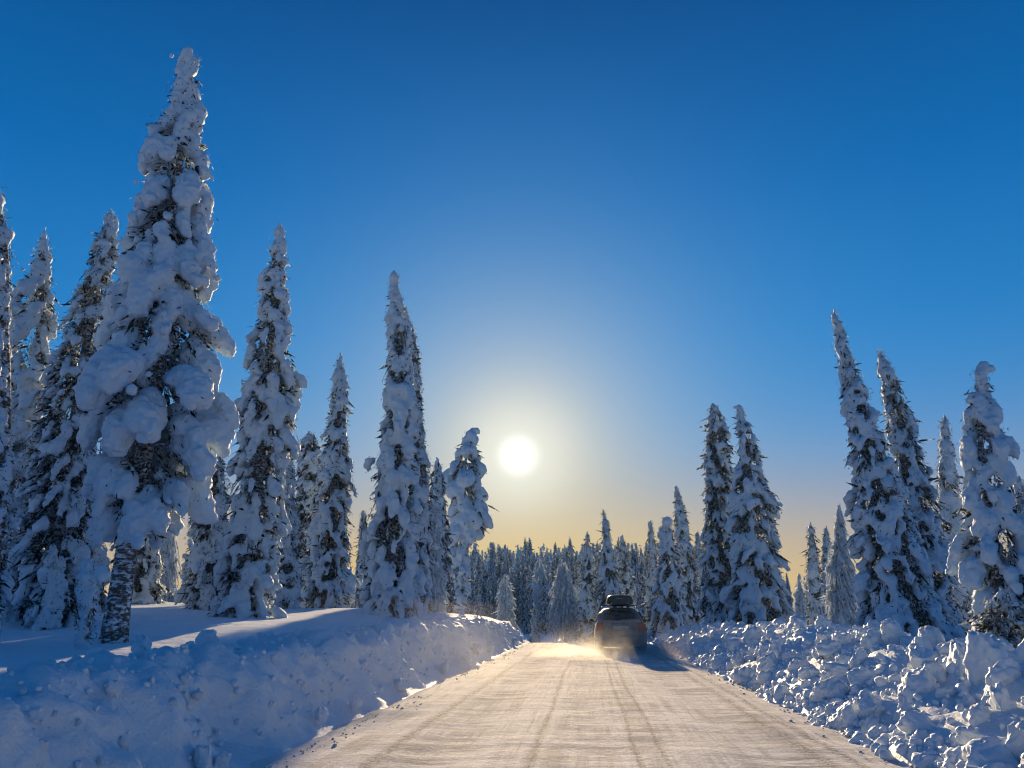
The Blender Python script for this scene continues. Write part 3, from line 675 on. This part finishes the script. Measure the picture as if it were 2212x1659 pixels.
def far_tree(X, Y, s, label, group):
    o = bpy.data.objects.new('distant_spruce', random.choice(PROTO)); COL.objects.link(o)
    o.location = (X, Y, float(ground(X, Y)) - .1); o.rotation_euler = (random.uniform(-.03, .03), random.uniform(-.03, .03), random.uniform(0, 6.28))
    o.scale = (s * random.uniform(.85, 1.1),) * 2 + (s,)
    tag(o, label, 'spruce', group)
FAR_ZONES = [(960, 'seen through the thicket left of the hooked pine'), (1180, 'in the gap just right of the hooked pine'), (1300, 'between the pale birch and the roof box'),
             (1400, 'behind and right of the roof box'), (1570, 'behind the spruces right of the car'), (1830, 'in the gap right of the tall pair'), (9999, 'behind the leaning spruces at right')]
count = 0; tries = 0
while count < 290 and tries < 6000:
    tries += 1
    d = 58 + 110 * random.random() ** 1.1
    px = random.uniform(980, 1570) if random.random() < .68 else random.uniform(560, 2300)
    if px < 1000 and random.random() < .4: continue
    r = ray(px, 1320); h = Vector((r.x, r.y, 0)).normalized(); X, Y = h.x * d, h.y * d
    if d < 72 and 1100 < px < 1420 and random.random() < .8: continue           # the clearing beyond the bend
    if any((X - a) ** 2 + (Y - b) ** 2 < 2.6 for a, b in placed): continue
    top = random.gauss(1196, 20) if 1000 < px < 1560 else (random.gauss(1240, 18) if px >= 1560 else random.gauss(1200, 25))
    if d < 85: top += random.uniform(0, 55)
    top = max(top, 1158)
    tr = ray(px, top); zt = CAM_H + d * tr.z / math.hypot(tr.x, tr.y)
    s = (zt - float(ground(X, Y))) / 10.0
    if not .35 < s < 1.9: continue
    placed.append((X, Y)); count += 1
    where = next(t for lim, t in FAR_ZONES if px < lim); row = 'skyline' if d > 95 else 'front'
    lab = {'skyline': 'dark distant spruce on the skyline, ', 'front': 'front-row snowy spruce of the far wood, '}[row] + where
    far_tree(X, Y, s, lab, 'distant spruces of the %s, %s' % (row, where))

# the mass of trees farther back, too many to tell apart
def wood_piece(seed):
    prof = [(0.0, -.9, .9), (3.5, -.8, .8), (6.5, -.5, .5), (8.5, -.28, .28), (10.0, -.05, .05)]
    mats, (bb, bt, bw), _, g = grow(prof, seed, None, heavy=2.6, dark=.12, gap=.15, fine=.0, twig=.1, blade=6.0, droop=.9)
    ev, ef = ellipsoids(mats[::3], ICO1); k = max(1, len(bb) // 260); bv, bf = tri_blades(bb[::k], bt[::k], bw[::k] * 1.6, g)
    fb = np.concatenate([bf[:, [0, 1, 2]], bf[:, [0, 2, 3]]]); return np.concatenate([ev, bv]), np.concatenate([ef, fb + len(ev)]), np.array([0] * len(ef) + [1] * len(fb))
pieces = [wood_piece(301 + i) for i in range(4)]
vs, fs, ms, base_i = [], [], [], 0
for i in range(520):
    d = random.uniform(105, 230); px = random.uniform(930, 1640) if random.random() < .75 else random.uniform(300, 2500)
    r = ray(px, 1320); h = Vector((r.x, r.y, 0)).normalized(); X, Y = h.x * d, h.y * d
    top = random.gauss(1200, 16) if px < 1560 else random.gauss(1238, 14)
    tr_ = ray(px, max(top, 1172)); gz = float(ground(X, Y)); sc_ = (CAM_H + d * tr_.z / math.hypot(tr_.x, tr_.y) - gz) / 10
    if sc_ < .4: continue
    v, f, m_ = random.choice(pieces); a = random.uniform(0, 6.28); ca, sa = math.cos(a), math.sin(a)
    k = sc_ * random.uniform(.8, 1.1)
    vs.append(np.stack([(v[:, 0] * ca - v[:, 1] * sa) * k + X, (v[:, 0] * sa + v[:, 1] * ca) * k + Y, v[:, 2] * sc_ + gz], -1)); fs.append(f + base_i); ms.append(m_); base_i += len(v)
wood = mesh_obj('distant_wood', np.concatenate(vs), np.concatenate(fs), [M_SNOW_TREE, M_NEEDLE_FAR], mat_idx=np.concatenate(ms)); tag(wood, kind='stuff')

# ------------------------------------------------------------------ the car
M_PAINT = plain('dusty_car_paint', (.035, .042, .05), .32, .2, (.30, .29, .28), .68)
M_GLASS = plain('dark_car_glass', (.012, .015, .018), .12, 0, (.10, .10, .10), .10)
M_BLACK = plain('black_plastic', (.015, .016, .018), .5)
M_BOX = plain('roof_box_black', (.018, .020, .024), .28, 0, (.10, .105, .12), .25)
M_RED = plain('dirty_red_lens', (.34, .02, .02), .3, 0, (.24, .15, .13), .25)
M_PLATE = plain('dirty_white_plate', (.62, .62, .60), .5, 0, (.30, .28, .25), .2)
M_TEXT = plain('plate_lettering', (.10, .10, .11), .6)
M_RUBBER = plain('rubber', (.02, .02, .02), .85, 0, (.4, .4, .4), .2)
M_RIM = plain('wheel_metal', (.30, .31, .32), .4, .8)
M_CAR_SNOW = snow_material('car_snow', (.30, .295, .29), .05, 30.0, .01)
CAR = empty('estate_car', (1.08, 28.0, .02)); tag(CAR, 'dark dusty estate car driving away on the snow road, carrying a roof box', 'car')
def loft(stations, mats, name, parent, capped=True, sub=2):
    """stations: list of (v, [(halfwidth, z)...]) from the rear to the front"""
    vs, fs = [], []; n = len(stations[0][1]); ring = 2 * n
    for v, pr in stations:
        for (x, z) in pr: vs.append((x, v, z))
        for (x, z) in reversed(pr): vs.append((-x, v, z))
    for i in range(len(stations) - 1):
        for k in range(ring):
            k2 = (k + 1) % ring; fs.append((i * ring + k, i * ring + k2, (i + 1) * ring + k2, (i + 1) * ring + k))
    if capped:
        for i, rev in ((0, False), (len(stations) - 1, True)):
            for k in range(n - 1):
                q = (i * ring + k, i * ring + k + 1, i * ring + ring - 2 - k, i * ring + ring - 1 - k); fs.append(q[::-1] if not rev else q)
    o = mesh_obj(name, vs, fs, mats, parent, smooth=True)
    bm = bmesh.new(); bm.from_mesh(o.data); bmesh.ops.recalc_face_normals(bm, faces=bm.faces[:]); bm.to_mesh(o.data); bm.free()
    if sub:
        m = o.modifiers.new('s', 'SUBSURF'); m.levels = sub; m.render_levels = sub
    return o
def sec(v, wb, zb, wm, zm, ws, zs_, wr, zr):
    return (v, [(wb * .96, zb), (wb, zb + .05), (wm, zm), (wm * .995, zm + .14), (ws, zs_), ((ws + wr * 2) / 3, zs_ + (zr - zs_) * .72), (wr, zr - .03), (wr * .86, zr), (wr * .4, zr + .02)])
body = loft([
    sec(-.02, .76, .24, .84, .46, .80, .86, .70, .93), sec(.03, .80, .22, .88, .46, .84, .90, .70, .99), sec(.16, .82, .20, .905, .48, .86, .94, .665, 1.08),
    sec(.36, .83, .20, .91, .5, .865, .95, .60, 1.28), sec(.55, .83, .20, .91, .5, .865, .95, .575, 1.41), sec(.8, .83, .20, .91, .5, .865, .95, .575, 1.455),
    sec(1.6, .83, .19, .91, .5, .865, .95, .59, 1.475), sec(2.3, .83, .19, .91, .5, .865, .94, .58, 1.45), sec(2.75, .83, .19, .91, .5, .865, .93, .60, 1.30),
    sec(3.2, .83, .19, .91, .5, .86, .90, .70, 1.03), sec(3.8, .83, .20, .905, .5, .84, .82, .68, .93), sec(4.4, .80, .22, .87, .48, .78, .72, .6, .80), sec(4.66, .70, .26, .75, .45, .66, .62, .5, .68)], M_PAINT, 'body', CAR)
def panel(name, quads, mat, parent, thick=.012, sub=0):
    """a curved plate from a grid of points, given real thickness"""
    n, m = len(quads), len(quads[0]); vs = [p for r_ in quads for p in r_]
    fs = [(i * m + j, i * m + j + 1, (i + 1) * m + j + 1, (i + 1) * m + j) for i in range(n - 1) for j in range(m - 1)]
    o = mesh_obj(name, vs, fs, mat, parent, smooth=True)
    s = o.modifiers.new('t', 'SOLIDIFY'); s.thickness = thick; s.offset = 0
    if sub: q = o.modifiers.new('s', 'SUBSURF'); q.levels = sub; q.render_levels = sub
    return o
# rear glass follows the sloping tailgate
rows = []
for z in np.linspace(1.03, 1.385, 5):
    v = float(np.interp(z, [.93, .99, 1.08, 1.28, 1.41], [-.02, .03, .16, .36, .55])) - .055
    hw = float(np.interp(z, [1.03, 1.385], [.625, .525]))
    rows.append([(hw * q, v + .06 * q * q, z) for q in np.linspace(-1, 1, 9)])
glass = panel('rear_window', rows, M_GLASS, CAR, .02)
# snow lying along the bottom of the rear glass
mats = []
for i in range(60):
    x = random.uniform(-.63, .63); hgt = .03 + .03 * mnoise.noise((x * 3, 2, 0)) + .03 * (x > 0)
    mats.append(np.column_stack([[.09, 0, 0], [0, .05, .04], [0, -.03, hgt * .8], [x, .03 + .05 * (x / .63) ** 2 + random.uniform(-.015, .03), 1.0 + hgt * random.uniform(0, .5)]]))
ev, ef = ellipsoids(mats, ICO2); me = remesh(ev, ef, .012, [(.05, .02)]); me.materials.clear(); me.materials.append(M_CAR_SNOW)
o = bpy.data.objects.new('window_snow', me); COL.objects.link(o); o.parent = CAR
for sg in (-1, 1):
    rows = []
    for z in np.linspace(.70, .97, 5):
        r0 = []
        for q in np.linspace(0, 1, 6):
            x = .60 + (.835 - .60) * q + (-.03 * max(0, z - .85) / .12 * q); v = -.035 + .17 * max(0, q - .45) ** 1.5 + .05 * max(0, z - .86)
            r0.append((sg * x, v, z))
        rows.append(r0)
    panel('tail_light', rows, M_RED, CAR, .025)
    # side glass
    for (v0, v1) in ((.62, 1.35), (1.42, 2.1), (2.15, 2.75)):
        rows = []
        for z in np.linspace(.985, 1.34, 4):
            hw = float(np.interp(z, [.95, 1.31, 1.445], [.868, .705, .585])) + .006
            rows.append([(sg * hw, v0 + (v1 - v0) * q * (1 - .18 * (z - .985) / .355 * (v1 > 2.5)), z) for q in np.linspace(0, 1, 4)])
        panel('side_window', rows, M_GLASS, CAR, .012)
    # mirror on its stalk
    mm = [np.column_stack([[.085, 0, 0], [0, .05, 0], [0, 0, .062], [sg * 1.0, 2.75, 1.03]]), np.column_stack([[.06, 0, 0], [0, .045, 0], [0, 0, .05], [sg * .95, 2.76, 1.02]]), np.column_stack([[.07, 0, 0], [0, .03, 0], [0, 0, .025], [sg * .88, 2.77, .99]])]
    ev, ef = ellipsoids(mm, ICO3); mo = mesh_obj('wing_mirror', ev, ef, M_BLACK, CAR, smooth=True)
    gl = panel('mirror_glass', [[(sg * 1.0 + .07 * a, 2.695 - .004 * (a * a), 1.03 + .048 * b) for a in (-1, -.5, 0, .5, 1)] for b in (-1, 0, 1)], M_GLASS, mo, .006)
    # wheels
    for v in (.95, 3.72):
        vs, fs = [], []; prof = [(.0, .20), (-.02, .27), (-.03, .31), (.02, .325), (.18, .325), (.22, .30), (.22, .20)]
        seg = 28
        for k in range(seg):
            a = 2 * math.pi * k / seg
            for (x, rr) in prof: vs.append((sg * (.86 - x) if True else 0, v + math.cos(a) * rr, .325 + math.sin(a) * rr))
        m_ = len(prof)
        for k in range(seg):
            for j in range(m_ - 1): fs.append((k * m_ + j, k * m_ + j + 1, ((k + 1) % seg) * m_ + j + 1, ((k + 1) % seg) * m_ + j))
        wh = mesh_obj('wheel', vs, fs, M_RUBBER, CAR, smooth=True)
        vs, fs = [(sg * .84, v, .325)], []
        for k in range(seg):
            a = 2 * math.pi * k / seg; vs += [(sg * .85, v + math.cos(a) * .20, .325 + math.sin(a) * .20), (sg * .82, v + math.cos(a) * (.19 if k % 4 < 2 else .08), .325 + math.sin(a) * (.19 if k % 4 < 2 else .08))]
        for k in range(seg):
            k2 = (k + 1) % seg; fs += [(1 + 2 * k, 1 + 2 * k2, 2 + 2 * k2, 2 + 2 * k), (0, 2 + 2 * k, 2 + 2 * k2)]
        mesh_obj('rim', vs, fs, M_RIM, wh)
    # roof rails
    tv, tf = tube([(sg * .60, .75, 1.455), (sg * .60, .9, 1.50), (sg * .61, 1.6, 1.52), (sg * .61, 2.2, 1.50), (sg * .61, 2.35, 1.46)], [.015] * 5, 8)
    mesh_obj('roof_rail', tv, tf, M_BLACK, CAR, smooth=True)
for v in (1.05, 1.85):
    tv, tf = tube([(-.64, v, 1.545), (-.4, v, 1.55), (.4, v, 1.55), (.64, v, 1.545)], [.018] * 4, 8); mesh_obj('cross_bar', tv, tf, M_BLACK, CAR, smooth=True)
# bumper, lip of snow, tailgate seam, plate
def rbox(name, x0, x1, y0, y1, z0, z1, mat, parent, bev=.02, seg=3):
    bm = bmesh.new(); bmesh.ops.create_cube(bm, size=1)
    for vv in bm.verts: vv.co = Vector(((x0 + x1) / 2 + vv.co.x * (x1 - x0), (y0 + y1) / 2 + vv.co.y * (y1 - y0), (z0 + z1) / 2 + vv.co.z * (z1 - z0)))
    bmesh.ops.bevel(bm, geom=bm.edges[:], offset=bev, segments=seg, affect='EDGES', profile=.6)
    me = bpy.data.meshes.new(name); bm.to_mesh(me); bm.free(); me.materials.append(mat)
    me.polygons.foreach_set('use_smooth', np.ones(len(me.polygons), bool))
    o = bpy.data.objects.new(name, me); COL.objects.link(o); o.parent = parent; return o
rows = []
for z, dv in ((.20, .03), (.27, -.01), (.40, -.035), (.50, -.03), (.545, .0)):
    rows.append([(.86 * q, -.045 + dv + .13 * abs(q) ** 4, z) for q in np.linspace(-1, 1, 15)])
panel('bumper', rows, M_PAINT, CAR, .05)
rbox('boot_trim', -.60, .60, -.058, -.028, .556, .572, M_CAR_SNOW, CAR, .006, 2)
mats = [np.column_stack([[.07, 0, 0], [0, .05, 0], [0, 0, .025 + .012 * mnoise.noise((x * 5, 0, 0))], [x, -.06 + random.uniform(-.015, .015), .225 + .01 * mnoise.noise((x * 4, 3, 0))]]) for x in np.linspace(-.62, .60, 40)]
ev, ef = ellipsoids(mats, ICO2); mesh_obj('bumper_snow', ev, ef, M_CAR_SNOW, CAR, smooth=True)
plate = rbox('number_plate', -.26, .26, -.062, -.050, .755, .87, M_PLATE, CAR, .004, 2)
def lettering(txt, x, z, size, parent, mat, y, name='lettering'):
    cu = bpy.data.curves.new(name, 'FONT'); cu.body = txt; cu.size = size; cu.align_x = 'CENTER'; cu.align_y = 'CENTER'; cu.extrude = .0015
    tmp = bpy.data.objects.new(name, cu); COL.objects.link(tmp)
    me = bpy.data.meshes.new_from_object(tmp.evaluated_get(bpy.context.evaluated_depsgraph_get())); bpy.data.objects.remove(tmp)
    me.materials.clear(); me.materials.append(mat); o = bpy.data.objects.new(name, me); COL.objects.link(o); o.parent = parent
    o.location = (x, y, z); o.rotation_euler = (R(90), 0, 0); return o
lettering('GSV 1005', 0, .812, .095, plate, M_TEXT, -.0645)
# roof box
BOX = empty('roof_box', (1.08 + .02, 28.0, .02)); tag(BOX, 'black roof box strapped to the bars on top of the dark car', 'roof box')
def bsec(v, wd, z0, z1): return (v, [(wd * .80, z0), (wd * .97, z0 + .03), (wd, z0 + .09), (wd * .98, z0 + (z1 - z0) * .55), (wd * .90, z1 - .07), (wd * .76, z1 - .015), (wd * .35, z1)])
loft([bsec(.42, .40, 1.58, 1.88), bsec(.45, .455, 1.57, 1.905), bsec(.55, .47, 1.565, 1.92), bsec(1.3, .47, 1.565, 1.93), bsec(1.9, .45, 1.565, 1.89), bsec(2.35, .38, 1.57, 1.78), bsec(2.55, .28, 1.58, 1.68)], M_BOX, 'lid', BOX)
rbox('seam', -.455, .455, .425, 2.0, 1.648, 1.660, M_BLACK, BOX, .004, 2)
for x in (-.30, .28): rbox('latch', x - .012, x + .012, .405, .43, 1.60, 1.645, M_PLATE, BOX, .004, 2)
rbox('badge', -.12, .12, .412, .428, 1.775, 1.80, plain('badge_grey', (.16, .17, .18), .5), BOX, .004, 2)

# ------------------------------------------------------------------ powder snow whirled up by the car
def dust(name, loc, size, dens, scale, ctr, rad, hgt):
    m, t, out = material(name)
    tcd = t.n('ShaderNodeTexCoord'); g_ = t.n('ShaderNodeNewGeometry'); s_ = t.n('ShaderNodeSeparateXYZ'); t.link(g_.outputs['Position'], s_.inputs[0])
    n = t.n('ShaderNodeTexNoise', i_Scale=scale, i_Detail=4.0, i_Roughness=.6); t.link(g_.outputs['Position'], n.inputs['Vector'])
    f = t.m('MULTIPLY', t.m('SUBTRACT', n.outputs[0], .40), 3.2, clamp=True)
    dx = t.m('DIVIDE', t.m('SUBTRACT', s_.outputs[0], ctr[0]), rad[0]); dy = t.m('DIVIDE', t.m('SUBTRACT', s_.outputs[1], ctr[1]), rad[1])
    fall = t.m('SUBTRACT', 1.0, t.m('ADD', t.m('MULTIPLY', dx, dx), t.m('MULTIPLY', dy, dy)), clamp=True)
    hz = t.m('EXPONENT', t.m('DIVIDE', s_.outputs[2], -hgt))
    dd = t.m('MULTIPLY', t.m('MULTIPLY', f, t.m('MULTIPLY', fall, hz)), dens)
    v = t.n('ShaderNodeVolumePrincipled', i_Anisotropy=.45); v.inputs['Color'].default_value = (.97, .96, .95, 1); t.link(dd, v.inputs['Density'])
    t.link(v.outputs[0], out.inputs['Volume'])
    x, y, z = loc; a, b, c = (q / 2 for q in size)
    vs = [(x + i * a, y + j * b, z + k * c) for i in (-1, 1) for j in (-1, 1) for k in (-1, 1)]
    fs = [(0, 1, 3, 2), (4, 6, 7, 5), (0, 4, 5, 1), (2, 3, 7, 6), (0, 2, 6, 4), (1, 5, 7, 3)]
    return tag(mesh_obj(name, vs, fs, m), kind='stuff')
dust('snow_dust', (1.2, 24.6, .72), (6.0, 8.4, 1.36), 1.7, 1.5, (1.0, 25.4), (3.1, 4.0), .20)
dust('snow_dust', (-3.0, 14.0, .75), (3.4, 17.0, 1.46), .09, .8, (-3.0, 14.5), (1.7, 8.4), .7)

# ------------------------------------------------------------------ thin frosty air
hz_m, ht, hout = material('frosty_air')
pv = ht.n('ShaderNodeVolumePrincipled', i_Anisotropy=.15, i_Density=.0003); pv.inputs['Color'].default_value = (.40, .72, 1.0, 1); ht.link(pv.outputs[0], hout.inputs['Volume'])
hx, hy0, hy1, hz0, hz1 = 405, -46, 405, -8, 27
haze = mesh_obj('haze', [(x, y, z) for x in (-hx, hx) for y in (hy0, hy1) for z in (hz0, hz1)], [(0, 1, 3, 2), (4, 6, 7, 5), (0, 4, 5, 1), (2, 3, 7, 6), (0, 2, 6, 4), (1, 5, 7, 3)], hz_m)
tag(haze, kind='stuff')
